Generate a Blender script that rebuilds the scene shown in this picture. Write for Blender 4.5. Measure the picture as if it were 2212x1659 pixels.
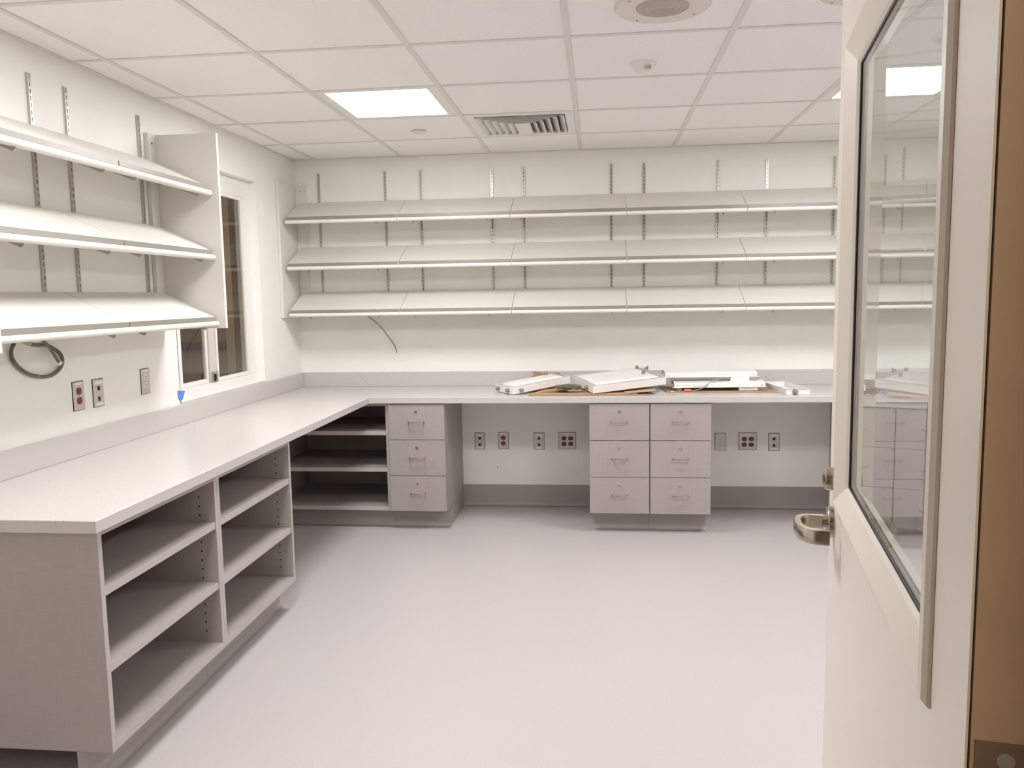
import bpy, math, random
from mathutils import Vector, Matrix
random.seed(7)
for o in list(bpy.data.objects):
    bpy.data.objects.remove(o)
SC = bpy.context.scene
COL = SC.collection

# ---------------------------------------------------------------- camera, world, exposure
CAM_H = 1.465
YAW, PITCH, ROLL, FPX = 0.10703, 0.10859, -0.01663, 1741.24
cy, sy, cp, sp = math.cos(YAW), math.sin(YAW), math.cos(PITCH), math.sin(PITCH)
fwd = Vector((-sy * cp, cy * cp, -sp)); rgt = Vector((cy, sy, 0)); upv = rgt.cross(fwd)
cr, sr = math.cos(ROLL), math.sin(ROLL)
r2 = cr * rgt + sr * upv; u2 = -sr * rgt + cr * upv
cam_data = bpy.data.cameras.new('camera')
cam_data.sensor_width = 36.0
cam_data.lens = FPX / 2212 * 36.0
cam_data.clip_start = 0.02
cam = bpy.data.objects.new('camera', cam_data)
cam.matrix_world = Matrix(((r2.x, u2.x, -fwd.x, 0), (r2.y, u2.y, -fwd.y, 0), (r2.z, u2.z, -fwd.z, CAM_H), (0, 0, 0, 1)))
COL.objects.link(cam)
SC.camera = cam

world = bpy.data.worlds.new('world'); SC.world = world
world.use_nodes = True
world.node_tree.nodes['Background'].inputs[0].default_value = (0.9, 0.8, 0.68, 1)
world.node_tree.nodes['Background'].inputs[1].default_value = 0.05

vs = SC.view_settings
vs.view_transform = 'Standard'; vs.look = 'None'; vs.gamma = 1.0; vs.use_curve_mapping = False
vs.exposure = 0.0
PANEL_POWER = 37.5        # radiance of the ceiling light panels
HALL_POWER = 18.0         # radiance of the dim warm corridor panel

# ---------------------------------------------------------------- materials
def lin(c):
    return tuple((v / 12.92 if v <= 0.04045 else ((v + 0.055) / 1.055) ** 2.4) for v in c)

def mat(name, rgb, rough=0.5, metal=0.0, spec=0.5, noise=0.0, nscale=40.0, bump=0.0, bscale=200.0, emit=None, estr=0.0, coat=0.0):
    m = bpy.data.materials.new(name); m.use_nodes = True
    nt = m.node_tree; b = nt.nodes['Principled BSDF']
    c = lin([v / 255 for v in rgb]) + (1,)
    b.inputs['Base Color'].default_value = c
    b.inputs['Roughness'].default_value = rough
    b.inputs['Metallic'].default_value = metal
    b.inputs['Specular IOR Level'].default_value = spec
    if coat: b.inputs['Coat Weight'].default_value = coat
    tc = nt.nodes.new('ShaderNodeTexCoord')
    if noise:
        n = nt.nodes.new('ShaderNodeTexNoise'); n.inputs['Scale'].default_value = nscale; n.inputs['Detail'].default_value = 4
        nt.links.new(tc.outputs['Object'], n.inputs['Vector'])
        r = nt.nodes.new('ShaderNodeValToRGB')
        r.color_ramp.elements[0].position = 0.3; r.color_ramp.elements[1].position = 0.7
        r.color_ramp.elements[0].color = tuple(v * (1 - noise) for v in c[:3]) + (1,)
        r.color_ramp.elements[1].color = tuple(min(1, v * (1 + noise)) for v in c[:3]) + (1,)
        nt.links.new(n.outputs['Fac'], r.inputs['Fac']); nt.links.new(r.outputs['Color'], b.inputs['Base Color'])
    if bump:
        n2 = nt.nodes.new('ShaderNodeTexNoise'); n2.inputs['Scale'].default_value = bscale
        nt.links.new(tc.outputs['Object'], n2.inputs['Vector'])
        bp = nt.nodes.new('ShaderNodeBump'); bp.inputs['Strength'].default_value = bump; bp.inputs['Distance'].default_value = 0.002
        nt.links.new(n2.outputs['Fac'], bp.inputs['Height']); nt.links.new(bp.outputs['Normal'], b.inputs['Normal'])
    if emit is not None:
        b.inputs['Emission Color'].default_value = tuple(emit) + (1,)
        b.inputs['Emission Strength'].default_value = estr
    return m

M = {}
M['wall'] = mat('wall_paint', (241, 238, 233), 0.6, noise=0.012, nscale=6, bump=0.08, bscale=350)
M['tile'] = mat('ceiling_tile', (247, 244, 241), 0.85, noise=0.02, nscale=90, bump=0.25, bscale=260)
M['grid'] = mat('grid_metal', (226, 221, 216), 0.45)
M['white'] = mat('white_melamine', (224, 219, 212), 0.45)
M['white_metal'] = mat('white_enamel', (234, 231, 227), 0.35)
M['nose'] = mat('white_plastic_nosing', (232, 226, 217), 0.35)
M['lip'] = mat('grey_plastic_lip', (138, 132, 125), 0.4)
M['floor'] = mat('vinyl_floor', (190, 183, 182), 0.32, noise=0.025, nscale=130, spec=0.45)
M['cove'] = mat('vinyl_cove_base', (160, 152, 149), 0.42, noise=0.02, nscale=130)
M['hallfloor'] = mat('corridor_floor', (150, 135, 120), 0.5)
M['steel'] = mat('galvanised_steel', (196, 191, 182), 0.32, metal=0.6)
M['bracket'] = mat('bracket_steel', (176, 171, 163), 0.4, metal=0.4)
M['nickel'] = mat('satin_nickel', (186, 176, 163), 0.26, metal=1.0)
M['brushed'] = mat('brushed_plate', (204, 198, 192), 0.4, metal=0.25)
M['black'] = mat('black_plastic', (26, 24, 22), 0.5)
M['slot'] = mat('dark_slot', (52, 48, 42), 0.7)
M['red'] = mat('red_receptacle', (142, 52, 54), 0.4)
M['darkred'] = mat('dark_receptacle', (96, 38, 40), 0.4)
M['ivory'] = mat('ivory_receptacle', (226, 220, 196), 0.4)
M['label'] = mat('paper_label', (236, 234, 230), 0.6)
M['card'] = mat('cardboard', (172, 138, 110), 0.8, noise=0.06, nscale=30)
M['card2'] = mat('cardboard_light', (188, 156, 126), 0.8, noise=0.05, nscale=30)
M['tape'] = mat('blue_painters_tape', (92, 138, 218), 0.6)
M['orange'] = mat('orange_plastic', (240, 118, 66), 0.4)
M['wire'] = mat('grey_wire', (160, 158, 156), 0.45)
M['blackwire'] = mat('black_wire', (70, 66, 58), 0.5)
M['mcable'] = mat('metal_clad_cable', (124, 126, 108), 0.4, metal=0.45)
M['door'] = mat('door_paint', (232, 224, 213), 0.38)
M['dooredge'] = mat('door_edge_paint', (196, 172, 146), 0.5, noise=0.03, nscale=25)
M['hinge'] = mat('painted_hinge', (130, 112, 94), 0.45, noise=0.04, nscale=40)
M['gasket'] = mat('black_gasket', (30, 27, 22), 0.5)
M['frame'] = mat('door_frame_paint', (205, 190, 172), 0.45)
M['hall'] = mat('corridor_paint', (206, 184, 158), 0.7)
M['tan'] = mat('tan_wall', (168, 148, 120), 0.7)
M['brown'] = mat('brown_cabinet', (128, 108, 86), 0.6)
M['dbrown'] = mat('dark_brown_rail', (84, 70, 56), 0.6)
M['diffgrey'] = mat('speaker_grille', (192, 184, 174), 0.5)
M['spk'] = mat('speaker_ring', (226, 219, 211), 0.5)
M['ventdark'] = mat('duct_interior', (176, 166, 156), 0.8)
M['connector'] = mat('dark_connector', (166, 161, 154), 0.3, metal=0.9)
M['mullion'] = mat('window_mullion', (206, 198, 192), 0.4)
M['bag'] = mat('dark_plastic_bag', (96, 94, 82), 0.3)
M['panel'] = mat('lit_diffuser', (250, 250, 250), 0.5, emit=(0.98, 0.985, 0.99), estr=PANEL_POWER)
M['hallpanel'] = mat('corridor_diffuser', (250, 240, 220), 0.5, emit=(1.0, 0.86, 0.70), estr=HALL_POWER)

def laminate():
    m = mat('grey_linen_laminate', (166, 157, 153), 0.42)
    nt = m.node_tree; b = nt.nodes['Principled BSDF']
    tc = nt.nodes.new('ShaderNodeTexCoord')
    cols = []
    for sc in ((900, 900, 14), (14, 14, 900)):
        mp = nt.nodes.new('ShaderNodeMapping'); mp.inputs['Scale'].default_value = sc
        n = nt.nodes.new('ShaderNodeTexNoise'); n.inputs['Scale'].default_value = 1.0; n.inputs['Detail'].default_value = 2
        nt.links.new(tc.outputs['Object'], mp.inputs['Vector']); nt.links.new(mp.outputs['Vector'], n.inputs['Vector'])
        cols.append(n)
    ad = nt.nodes.new('ShaderNodeMath'); ad.operation = 'ADD'
    nt.links.new(cols[0].outputs['Fac'], ad.inputs[0]); nt.links.new(cols[1].outputs['Fac'], ad.inputs[1])
    r = nt.nodes.new('ShaderNodeValToRGB')
    c = lin((166 / 255, 157 / 255, 153 / 255))
    r.color_ramp.elements[0].position = 0.35; r.color_ramp.elements[1].position = 0.65
    h = nt.nodes.new('ShaderNodeMath'); h.operation = 'MULTIPLY'; h.inputs[1].default_value = 0.5
    nt.links.new(ad.outputs[0], h.inputs[0])
    r.color_ramp.elements[0].color = tuple(v * 0.93 for v in c) + (1,)
    r.color_ramp.elements[1].color = tuple(v * 1.07 for v in c) + (1,)
    nt.links.new(h.outputs[0], r.inputs['Fac']); nt.links.new(r.outputs['Color'], b.inputs['Base Color'])
    return m
M['lam'] = laminate()
M['lamedge'] = mat('laminate_edge_band', (184, 175, 171), 0.4)

def quartz():
    m = mat('speckled_quartz', (198, 192, 188), 0.3)
    nt = m.node_tree; b = nt.nodes['Principled BSDF']
    tc = nt.nodes.new('ShaderNodeTexCoord')
    base = lin((198 / 255, 192 / 255, 188 / 255))
    v = nt.nodes.new('ShaderNodeTexVoronoi'); v.inputs['Scale'].default_value = 85
    v.inputs['Randomness'].default_value = 1
    nt.links.new(tc.outputs['Object'], v.inputs['Vector'])
    r = nt.nodes.new('ShaderNodeValToRGB')
    r.color_ramp.elements[0].position = 0.10; r.color_ramp.elements[1].position = 0.22
    r.color_ramp.elements[0].color = (1, 1, 1, 1); r.color_ramp.elements[1].color = (0, 0, 0, 1)
    nt.links.new(v.outputs['Distance'], r.inputs['Fac'])
    r2_ = nt.nodes.new('ShaderNodeSeparateColor'); nt.links.new(v.outputs['Color'], r2_.inputs['Color'])
    g = nt.nodes.new('ShaderNodeMath'); g.operation = 'GREATER_THAN'; g.inputs[1].default_value = 0.6
    nt.links.new(r2_.outputs['Red'], g.inputs[0])
    mu = nt.nodes.new('ShaderNodeMath'); mu.operation = 'MULTIPLY'
    nt.links.new(r.outputs['Color'], mu.inputs[0]); nt.links.new(g.outputs[0], mu.inputs[1])
    mx = nt.nodes.new('ShaderNodeMix'); mx.data_type = 'RGBA'
    mx.inputs['A'].default_value = base + (1,)
    mx.inputs['B'].default_value = tuple(x * 0.45 for x in base) + (1,)
    nt.links.new(mu.outputs[0], mx.inputs['Factor'])
    nt.links.new(mx.outputs['Result'], b.inputs['Base Color'])
    return m
M['quartz'] = quartz()

def glass(name, tint, boost=1.0):
    m = bpy.data.materials.new(name); m.use_nodes = True
    nt = m.node_tree; nt.nodes.remove(nt.nodes['Principled BSDF'])
    out = nt.nodes['Material Output']
    tr = nt.nodes.new('ShaderNodeBsdfTransparent'); tr.inputs[0].default_value = tint + (1,)
    gl = nt.nodes.new('ShaderNodeBsdfGlossy'); gl.inputs['Roughness'].default_value = 0.0
    fr = nt.nodes.new('ShaderNodeFresnel'); fr.inputs['IOR'].default_value = 1.5
    ge = nt.nodes.new('ShaderNodeNewGeometry')
    inv = nt.nodes.new('ShaderNodeMath'); inv.operation = 'SUBTRACT'; inv.inputs[0].default_value = 1.0
    nt.links.new(ge.outputs['Backfacing'], inv.inputs[1])
    mu = nt.nodes.new('ShaderNodeMath'); mu.operation = 'MULTIPLY'
    nt.links.new(fr.outputs[0], mu.inputs[0]); nt.links.new(inv.outputs[0], mu.inputs[1])
    m2 = nt.nodes.new('ShaderNodeMath'); m2.operation = 'MULTIPLY'; m2.inputs[1].default_value = boost; m2.use_clamp = True
    nt.links.new(mu.outputs[0], m2.inputs[0])
    mx = nt.nodes.new('ShaderNodeMixShader')
    nt.links.new(m2.outputs[0], mx.inputs[0]); nt.links.new(tr.outputs[0], mx.inputs[1]); nt.links.new(gl.outputs[0], mx.inputs[2])
    nt.links.new(mx.outputs[0], out.inputs['Surface'])
    return m
M['glass'] = glass('clear_glass', (0.95, 0.97, 0.955), 1.25)
M['wglass'] = glass('window_glass', (0.90, 0.89, 0.86), 1.4)

# ---------------------------------------------------------------- geometry helpers
class G:
    """collects vertices and faces"""
    def __init__(s): s.v = []; s.f = []
    def add(s, v, f):
        k = len(s.v); s.v += [tuple(p) for p in v]; s.f += [tuple(i + k for i in q) for q in f]; return s
    def box(s, x0, x1, y0, y1, z0, z1):
        return s.add([(x0, y0, z0), (x1, y0, z0), (x1, y1, z0), (x0, y1, z0), (x0, y0, z1), (x1, y0, z1), (x1, y1, z1), (x0, y1, z1)],
                     [(0, 3, 2, 1), (4, 5, 6, 7), (0, 1, 5, 4), (1, 2, 6, 5), (2, 3, 7, 6), (3, 0, 4, 7)])
    def prism(s, poly, axis, a, b):
        """extrude polygon (two coordinates) along axis from a to b"""
        n = len(poly)
        def pt(p, t):
            return {'x': (t, p[0], p[1]), 'y': (p[0], t, p[1]), 'z': (p[0], p[1], t)}[axis]
        v = [pt(p, a) for p in poly] + [pt(p, b) for p in poly]
        f = [tuple(range(n)), tuple(range(2 * n - 1, n - 1, -1))] + [(i, i + n, (i + 1) % n + n, (i + 1) % n) for i in range(n)]
        return s.add(v, f)
    def tube(s, path, r, n=8, rf=None, closed=False):
        P = [Vector(p) for p in path]; N = len(P)
        t0 = (P[1] - P[0]).normalized()
        a = t0.orthogonal().normalized()
        rings = []
        for i in range(N):
            if closed: t = (P[(i + 1) % N] - P[i - 1]).normalized()
            else: t = (P[min(i + 1, N - 1)] - P[max(i - 1, 0)]).normalized()
            a = (a - t * a.dot(t)).normalized(); b = t.cross(a)
            rr = r if rf is None else rf(i) * r
            rings.append([P[i] + (a * math.cos(2 * math.pi * k / n) + b * math.sin(2 * math.pi * k / n)) * rr for k in range(n)])
        v = [q for rg in rings for q in rg]; f = []
        for i in range(N if closed else N - 1):
            j = (i + 1) % N
            for k in range(n):
                f.append((i * n + k, i * n + (k + 1) % n, j * n + (k + 1) % n, j * n + k))
        if not closed:
            f.append(tuple(range(n - 1, -1, -1))); f.append(tuple((N - 1) * n + k for k in range(n)))
        return s.add(v, f)
    def lathe(s, prof, c=(0, 0, 0), n=32, axis='z', caps=(True, True)):
        """prof: list of (radius, height)"""
        v = []; f = []
        for r, h in prof:
            for k in range(n):
                a = 2 * math.pi * k / n
                x, y = r * math.cos(a), r * math.sin(a)
                p = {'z': (x, y, h), 'y': (x, h, y), 'x': (h, x, y)}[axis]
                v.append((p[0] + c[0], p[1] + c[1], p[2] + c[2]))
        m = len(prof)
        for i in range(m - 1):
            for k in range(n):
                f.append((i * n + k, i * n + (k + 1) % n, (i + 1) * n + (k + 1) % n, (i + 1) * n + k))
        if caps[0]: f.append(tuple(range(n - 1, -1, -1)))
        if caps[1]: f.append(tuple((m - 1) * n + k for k in range(n)))
        return s.add(v, f)

def make_mesh(name, g, m, smooth=False, bevel=0.0):
    me = bpy.data.meshes.new(name)
    me.from_pydata(g.v, [], g.f)
    import bmesh
    bm = bmesh.new(); bm.from_mesh(me)
    if bevel:
        bmesh.ops.bevel(bm, geom=list(bm.edges), offset=bevel, segments=1, affect='EDGES', clamp_overlap=True)
    bmesh.ops.recalc_face_normals(bm, faces=list(bm.faces))
    bm.to_mesh(me); bm.free()
    me.materials.append(m if not isinstance(m, str) else M[m])
    if smooth:
        for p in me.polygons: p.use_smooth = True
        try: me.set_sharp_from_angle(angle=math.radians(40))
        except Exception: pass
    return me

def tag(o, label=None, cat=None, group=None, kind=None):
    if label: o['label'] = label
    if cat: o['category'] = cat
    if group: o['group'] = group
    if kind: o['kind'] = kind
    return o

def obj(name, g, m, parent=None, smooth=False, bevel=0.0, local=False):
    """link one mesh. World coordinates unless local; top-level meshes get their origin at the base centre."""
    if isinstance(g, bpy.types.Mesh):
        me = g
    else:
        if parent is None and not local:
            xs = [p[0] for p in g.v]; ys = [p[1] for p in g.v]; zs = [p[2] for p in g.v]
            c = ((min(xs) + max(xs)) / 2, (min(ys) + max(ys)) / 2, min(zs))
        elif parent is not None and not local:
            c = wloc(parent)
        else:
            c = (0, 0, 0)
        g.v = [(p[0] - c[0], p[1] - c[1], p[2] - c[2]) for p in g.v]
        me = make_mesh(name, g, m, smooth, bevel)
    o = bpy.data.objects.new(name, me); COL.objects.link(o)
    if parent is not None: o.parent = parent
    elif not isinstance(g, bpy.types.Mesh): o.location = c
    return o

def wloc(o):
    v = Vector(o.location)
    while o.parent is not None:
        o = o.parent; v = v + Vector(o.location)
    return v

def empty(name, loc, label=None, cat=None, group=None, kind=None, rz=0.0, rot=None):
    e = bpy.data.objects.new(name, None); e.empty_display_size = 0.05
    e.location = loc
    e.rotation_euler = rot if rot else (0, 0, rz)
    COL.objects.link(e); tag(e, label, cat, group, kind)
    return e

def place(mesh, name, parent, loc=(0, 0, 0), rot=(0, 0, 0)):
    o = bpy.data.objects.new(name, mesh); COL.objects.link(o); o.parent = parent
    o.location = loc; o.rotation_euler = rot
    return o

def copy_tree(o, parent=None):
    c = o.copy(); COL.objects.link(c); c.parent = parent
    for ch in o.children: copy_tree(ch, c)
    return c

B = lambda x0, x1, y0, y1, z0, z1: G().box(x0, x1, y0, y1, z0, z1)

# ---------------------------------------------------------------- room dimensions
XL, XR, YB, YF0, YF1, ZC = -2.095, 2.95, 5.52, 0.44, 0.585, 2.421
CT, CB = 0.850, 0.812           # counter top and underside
WY0, WY1, WZ0, WZ1 = 3.838, 4.880, 0.957, 2.190   # window opening
DO0, DO1, DOZ = -0.625, 0.318, 2.150              # doorway

# ---------------------------------------------------------------- structure
obj('floor', B(XL - 0.1, XR + 0.1, YF1 - 0.07, YB + 0.1, -0.06, 0), 'floor')
tag(bpy.data.objects['floor'], 'pale grey sheet vinyl floor of the room', 'floor', kind='structure')
tag(obj('floor_corridor', B(XL - 0.1, XR + 0.1, -1.7, YF1 - 0.07, -0.06, 0), 'hallfloor'), 'tan floor of the corridor in front of the doorway', 'floor', kind='structure')
tag(obj('wall_back', B(XL - 0.12, XR + 0.12, YB, YB + 0.12, 0, 2.62), 'wall'), 'off-white back wall behind the long counter and sloped shelves', 'wall', kind='structure')
wl = G().box(XL - 0.12, XL, YF0, WY0, 0, 2.62).box(XL - 0.12, XL, WY1, YB, 0, 2.62).box(XL - 0.12, XL, WY0, WY1, 0, WZ0).box(XL - 0.12, XL, WY0, WY1, WZ1, 2.62)
tag(obj('wall_left', wl, 'wall'), 'off-white left wall with the small sliding window', 'wall', kind='structure')
tag(obj('wall_right', B(XR, XR + 0.12, YF0, YB, 0, 2.62), 'wall'), 'off-white right wall hidden behind the open door', 'wall', kind='structure')
wf = G().box(XL, DO0, YF0, YF1, 0, 2.62).box(DO1, XR, YF0, YF1, 0, 2.62).box(DO0, DO1, YF0, YF1, DOZ, 2.62)
tag(obj('wall_front', wf, 'wall'), 'wall around the doorway the room is seen through', 'wall', kind='structure')
# corridor shell around the camera
hs = G().box(XL - 0.12, XL, -1.7, YF0, 0, 2.62).box(XR, XR + 0.12, -1.7, YF0, 0, 2.62).box(XL - 0.12, XR + 0.12, -1.82, -1.7, 0, 2.62)
tag(obj('wall_corridor', hs, 'hall'), 'tan corridor walls outside the doorway', 'wall', kind='structure')
tag(obj('ceiling_corridor', B(XL - 0.12, XR + 0.12, -1.82, YF0, 2.45, 2.55), 'hall'), 'corridor ceiling outside the doorway', 'ceiling', kind='structure')

# cove baseboards
def cove(h, r=0.022, t=0.006):
    pts = [(0, h), (-t, h), (-t, r)]
    for k in range(1, 6):
        a = math.pi / 2 * k / 5
        pts.append((-t - r * (1 - math.cos(a)), r * (1 - math.sin(a)) + 0.002))
    pts.append((0, 0.002))
    return pts
def cove_back(x0, x1): return G().prism([(YB + a, b) for a, b in cove(0.150)], 'x', x0, x1)
cb = G()
for x0, x1 in ((-0.9475, -0.0565), (0.677, 1.5395)):
    cb.prism([(YB + a, b) for a, b in cove(0.150)], 'x', x0, x1)
tag(obj('baseboard_back', cb, 'cove', smooth=True), 'grey vinyl cove base at the foot of the back wall', 'baseboard', kind='structure')
cl = G().prism([(XL - a, b) for a, b in cove(0.150)], 'y', 3.61, 4.97)
tag(obj('baseboard_left', cl, 'cove', smooth=True), 'grey vinyl cove base at the foot of the left wall', 'baseboard', kind='structure')

# ---------------------------------------------------------------- ceiling: slab, tiles, grid
T = 0.6096
GX = [-1.93772 + T * i for i in range(0, 9)]
GY = [3.13840 + T * i for i in range(-4, 4)]
xs = [XL] + [x for x in GX if x < XR - 0.02] + [XR]
ys = [YF1] + [y for y in GY if YF1 + 0.02 < y < YB - 0.02] + [YB]
ce = obj('ceiling', B(XL, XR, YF1, YB, 2.50, 2.58), 'wall')
tag(ce, 'white suspended ceiling of lay-in tiles in a metal grid', 'ceiling', kind='structure')
def cell(i, j):  # i: column left line in GX, j: row near line index in GY terms (0 = 3.138)
    return (GX[i], GX[i + 1], 3.13840 + T * j, 3.13840 + T * (j + 1))
special = {}
for key, (i, j) in {'lightA': (1, 1), 'lightB': (5, 1), 'lightC': (1, -2), 'lightD': (5, -2), 'vent': (2, 2)}.items():
    c = cell(i, j); special[(round(c[0], 2), round(c[2], 2))] = key
tile_cache = {}
for a in range(len(xs) - 1):
    for b in range(len(ys) - 1):
        if (round(xs[a], 2), round(ys[b], 2)) in special: continue
        w, d = xs[a + 1] - xs[a], ys[b + 1] - ys[b]
        k = (round(w, 3), round(d, 3))
        if k not in tile_cache:
            tile_cache[k] = make_mesh('ceiling_tile', B(0.004, w - 0.004, 0.004, d - 0.004, 0, 0.016), 'tile')
        o = place(tile_cache[k], 'ceiling_tile', ce)
        o.location = Vector((xs[a], ys[b], ZC + 0.004)) - wloc(ce)
        tag(o)
for x in GX:
    if x < XR - 0.02: obj('grid_runner', B(x - 0.012, x + 0.012, YF1, YB, ZC, ZC + 0.0035), 'grid', ce)
for y in GY:
    if y < YB - 0.02:
        obj('grid_cross_bar', B(XL, XR, y - 0.012, y + 0.012, ZC + 0.0006, ZC + 0.0037), 'grid', ce)
for nm, g in (('wall_angle', B(XL, XL + 0.018, YF1, YB, ZC - 0.001, ZC + 0.003)), ('wall_angle', B(XL, XR, YB - 0.018, YB, ZC - 0.001, ZC + 0.003))):
    obj(nm, g, 'grid', ce)

# ---------------------------------------------------------------- ceiling fixtures
def rounded_rect(w, d, r, n=5):
    pts = []
    for cx, cyy, a0 in ((w / 2 - r, d / 2 - r, 0), (-w / 2 + r, d / 2 - r, 90), (-w / 2 + r, -d / 2 + r, 180), (w / 2 - r, -d / 2 + r, 270)):
        for k in range(n + 1):
            a = math.radians(a0 + 90 * k / n); pts.append((cx + r * math.cos(a), cyy + r * math.sin(a)))
    return pts
def ceiling_light(i, j, label, emat='panel'):
    c = cell(i, j); cx, cyy = (c[0] + c[1]) / 2, (c[2] + c[3]) / 2
    t = empty('ceiling_light', (cx, cyy, ZC + 0.002), label, 'ceiling light', 'square light panels in the ceiling')
    W = T / 2 - 0.013; w = 0.243; d = 0.262
    fr = G()
    fr.box(-W, -w, -W, W, 0.0, 0.05).box(w, W, -W, W, 0.0, 0.05).box(-w, w, -W, -d, 0.0, 0.05).box(-w, w, d, W, 0.0, 0.05)
    obj('frame', fr, 'white_metal', t, local=True)
    obj('diffuser', G().prism(rounded_rect(2 * w, 2 * d, 0.012), 'z', 0.003, 0.012), emat, t, local=True)
    obj('housing', B(-W, W, -W, W, 0.052, 0.06), 'white_metal', t, local=True)
ceiling_light(1, 1, 'lit square ceiling panel beside the louvred air vent')
ceiling_light(5, 1, 'lit square ceiling panel partly hidden behind the open door')
ceiling_light(5, -2, 'lit square ceiling panel above the open door')
ceiling_light(1, -2, 'lit square ceiling panel above the near end of the left counter')
# corridor light
hl = empty('unseen_light', (0.4, -0.75, 2.435), 'dim warm square light in the corridor ceiling', 'ceiling light')
obj('frame', G().box(-0.3, -0.27, -0.3, 0.3, 0, 0.013).box(0.27, 0.3, -0.3, 0.3, 0, 0.013).box(-0.27, 0.27, -0.3, -0.27, 0, 0.013).box(-0.27, 0.27, 0.27, 0.3, 0, 0.013), 'white_metal', hl, local=True)
obj('diffuser', B(-0.27, 0.27, -0.27, 0.27, 0.004, 0.012), 'hallpanel', hl, local=True)

# air vent: three-way louvres
c = cell(2, 2); vx, vy = (c[0] + c[1]) / 2, (c[2] + c[3]) / 2
vent = empty('air_vent', (vx, vy, ZC), 'white louvred air vent in the ceiling beside the lit panel', 'vent')
W = T / 2 - 0.013; h = 0.245
obj('face_frame', G().box(-W, -h, -W, W, 0.001, 0.012).box(h, W, -W, W, 0.001, 0.012).box(-h, h, -W, -h, 0.001, 0.012).box(-h, h, h, W, 0.001, 0.012), 'white_metal', vent, local=True)
obj('duct_box', G().box(-h, h, -h, h, 0.07, 0.075).box(-h - 0.003, -h, -h, h, 0.012, 0.07).box(h, h + 0.003, -h, h, 0.012, 0.07).box(-h, h, -h - 0.003, -h, 0.012, 0.07).box(-h, h, h, h + 0.003, 0.012, 0.07), 'ventdark', vent, local=True)
def blade(sect, axis, a, b): return G().prism(sect, axis, a, b)
for k in range(5):
    x = -h + 0.004 + 0.040 * k; y0 = -h + 0.012 + 0.040 * k
    for sgn in (1, -1):
        sec = [(sgn * x, -0.004), (sgn * (x + 0.030), 0.026), (sgn * (x + 0.0335), 0.026), (sgn * (x + 0.0035), -0.004)]
        obj('louvre_blade', blade(sec, 'y', y0, h), 'white_metal', vent, local=True)
    yb = -h + 0.004 + 0.040 * k
    sec = [(yb, -0.004), (yb + 0.030, 0.026), (yb + 0.0335, 0.026), (yb + 0.0035, -0.004)]
    obj('louvre_blade', blade(sec, 'x', -h + 0.010 + 0.040 * k, h - 0.010 - 0.040 * k), 'white_metal', vent, local=True)
obj('centre_plate', B(-0.043, 0.043, -0.045, h, 0.000, 0.003), 'white_metal', vent, local=True)

def speaker(x, y, r, ri, label):
    t = empty('ceiling_speaker', (x, y, ZC), label, 'speaker')
    obj('trim_ring', G().lathe([(ri, -0.003), (r - 0.004, -0.005), (r, 0.000), (r, 0.004), (ri, 0.004), (ri, -0.003)], n=48, caps=(False, False)), 'spk', t, smooth=True, local=True)
    g = G()
    prof = []
    for k in range(12):
        rr = ri * (1 - k / 12.0); prof += [(rr, -0.004), (rr - ri / 48, -0.006), (rr - ri / 30, -0.004)]
    prof.append((0.003, -0.005))
    g.lathe(prof, n=40, caps=(False, True)); obj('grille', g, 'diffgrey', t, local=True)
    for k in range(4):
        a = math.radians(35 + 90 * k); rr = r * 0.86
        obj('screw', G().lathe([(0.004, -0.0065), (0.004, -0.003)], (rr * math.cos(a), rr * math.sin(a), 0), 8), 'bracket', t, local=True)
speaker(0.221, 2.86, 0.160, 0.088, 'large round ceiling speaker with a perforated grille at the top edge')
speaker(0.845, 2.80, 0.137, 0.065, 'smaller round ceiling speaker half hidden by the door top')
t = empty('smoke_detector', (0.194, 3.535, ZC), 'small white round smoke detector on the ceiling behind the large speaker', 'smoke detector')
obj('base', G().lathe([(0.050, -0.010), (0.055, -0.006), (0.056, 0.004)], n=32), 'white_metal', t, smooth=True, local=True)
obj('dome', G().lathe([(0.012, -0.034), (0.028, -0.032), (0.038, -0.024), (0.043, -0.010)], n=32), 'white_metal', t, smooth=True, local=True)
for dx in (0.010, 0.026):
    obj('vent_slot', B(dx - 0.005, dx + 0.005, -0.043, -0.026, -0.029, -0.018), 'diffgrey', t, local=True)
t = empty('sprinkler_cover', (-1.024, 4.714, ZC), 'flat round sprinkler cover disc on the ceiling behind the lit panel', 'sprinkler')
obj('cover_plate', G().lathe([(0.040, -0.006), (0.043, -0.004), (0.043, -0.002)], n=32), 'spk', t, smooth=True, local=True)
obj('skirt', G().lathe([(0.036, -0.002), (0.036, 0.004)], n=24), 'white_metal', t, local=True)

# ---------------------------------------------------------------- window (left wall) and the dim room beyond
WX = XL - 0.045
win = empty('window_1', (XL - 0.06, (WY0 + WY1) / 2, WZ0), 'small white sliding window in the left wall between shelf end panel and corner', 'window', kind='structure')
fr = G()
FX0, FX1 = WX - 0.05, WX
fr.box(FX0, FX1, WY0, 3.955, WZ0, WZ1).box(FX0, FX1, 4.772, WY1, WZ0, WZ1)
fr.box(FX0, FX1, 3.955, 4.772, WZ0, 1.012).box(FX0, FX1, 3.955, 4.772, 2.086, WZ1)
obj('window_frame', fr, 'white_metal', win)
def ring(x0, x1, y0, y1, z0, z1, w):
    return G().box(x0, x1, y0, y0 + w, z0, z1).box(x0, x1, y1 - w, y1, z0, z1).box(x0, x1, y0 + w, y1 - w, z0, z0 + w).box(x0, x1, y0 + w, y1 - w, z1 - w, z1)
s1 = obj('sash', ring(WX - 0.040, WX - 0.022, 3.956, 4.278, 1.013, 2.085, 0.022), 'white_metal', win)
obj('pane', B(WX - 0.033, WX - 0.029, 3.977, 4.257, 1.034, 2.064), 'wglass', s1)
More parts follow.
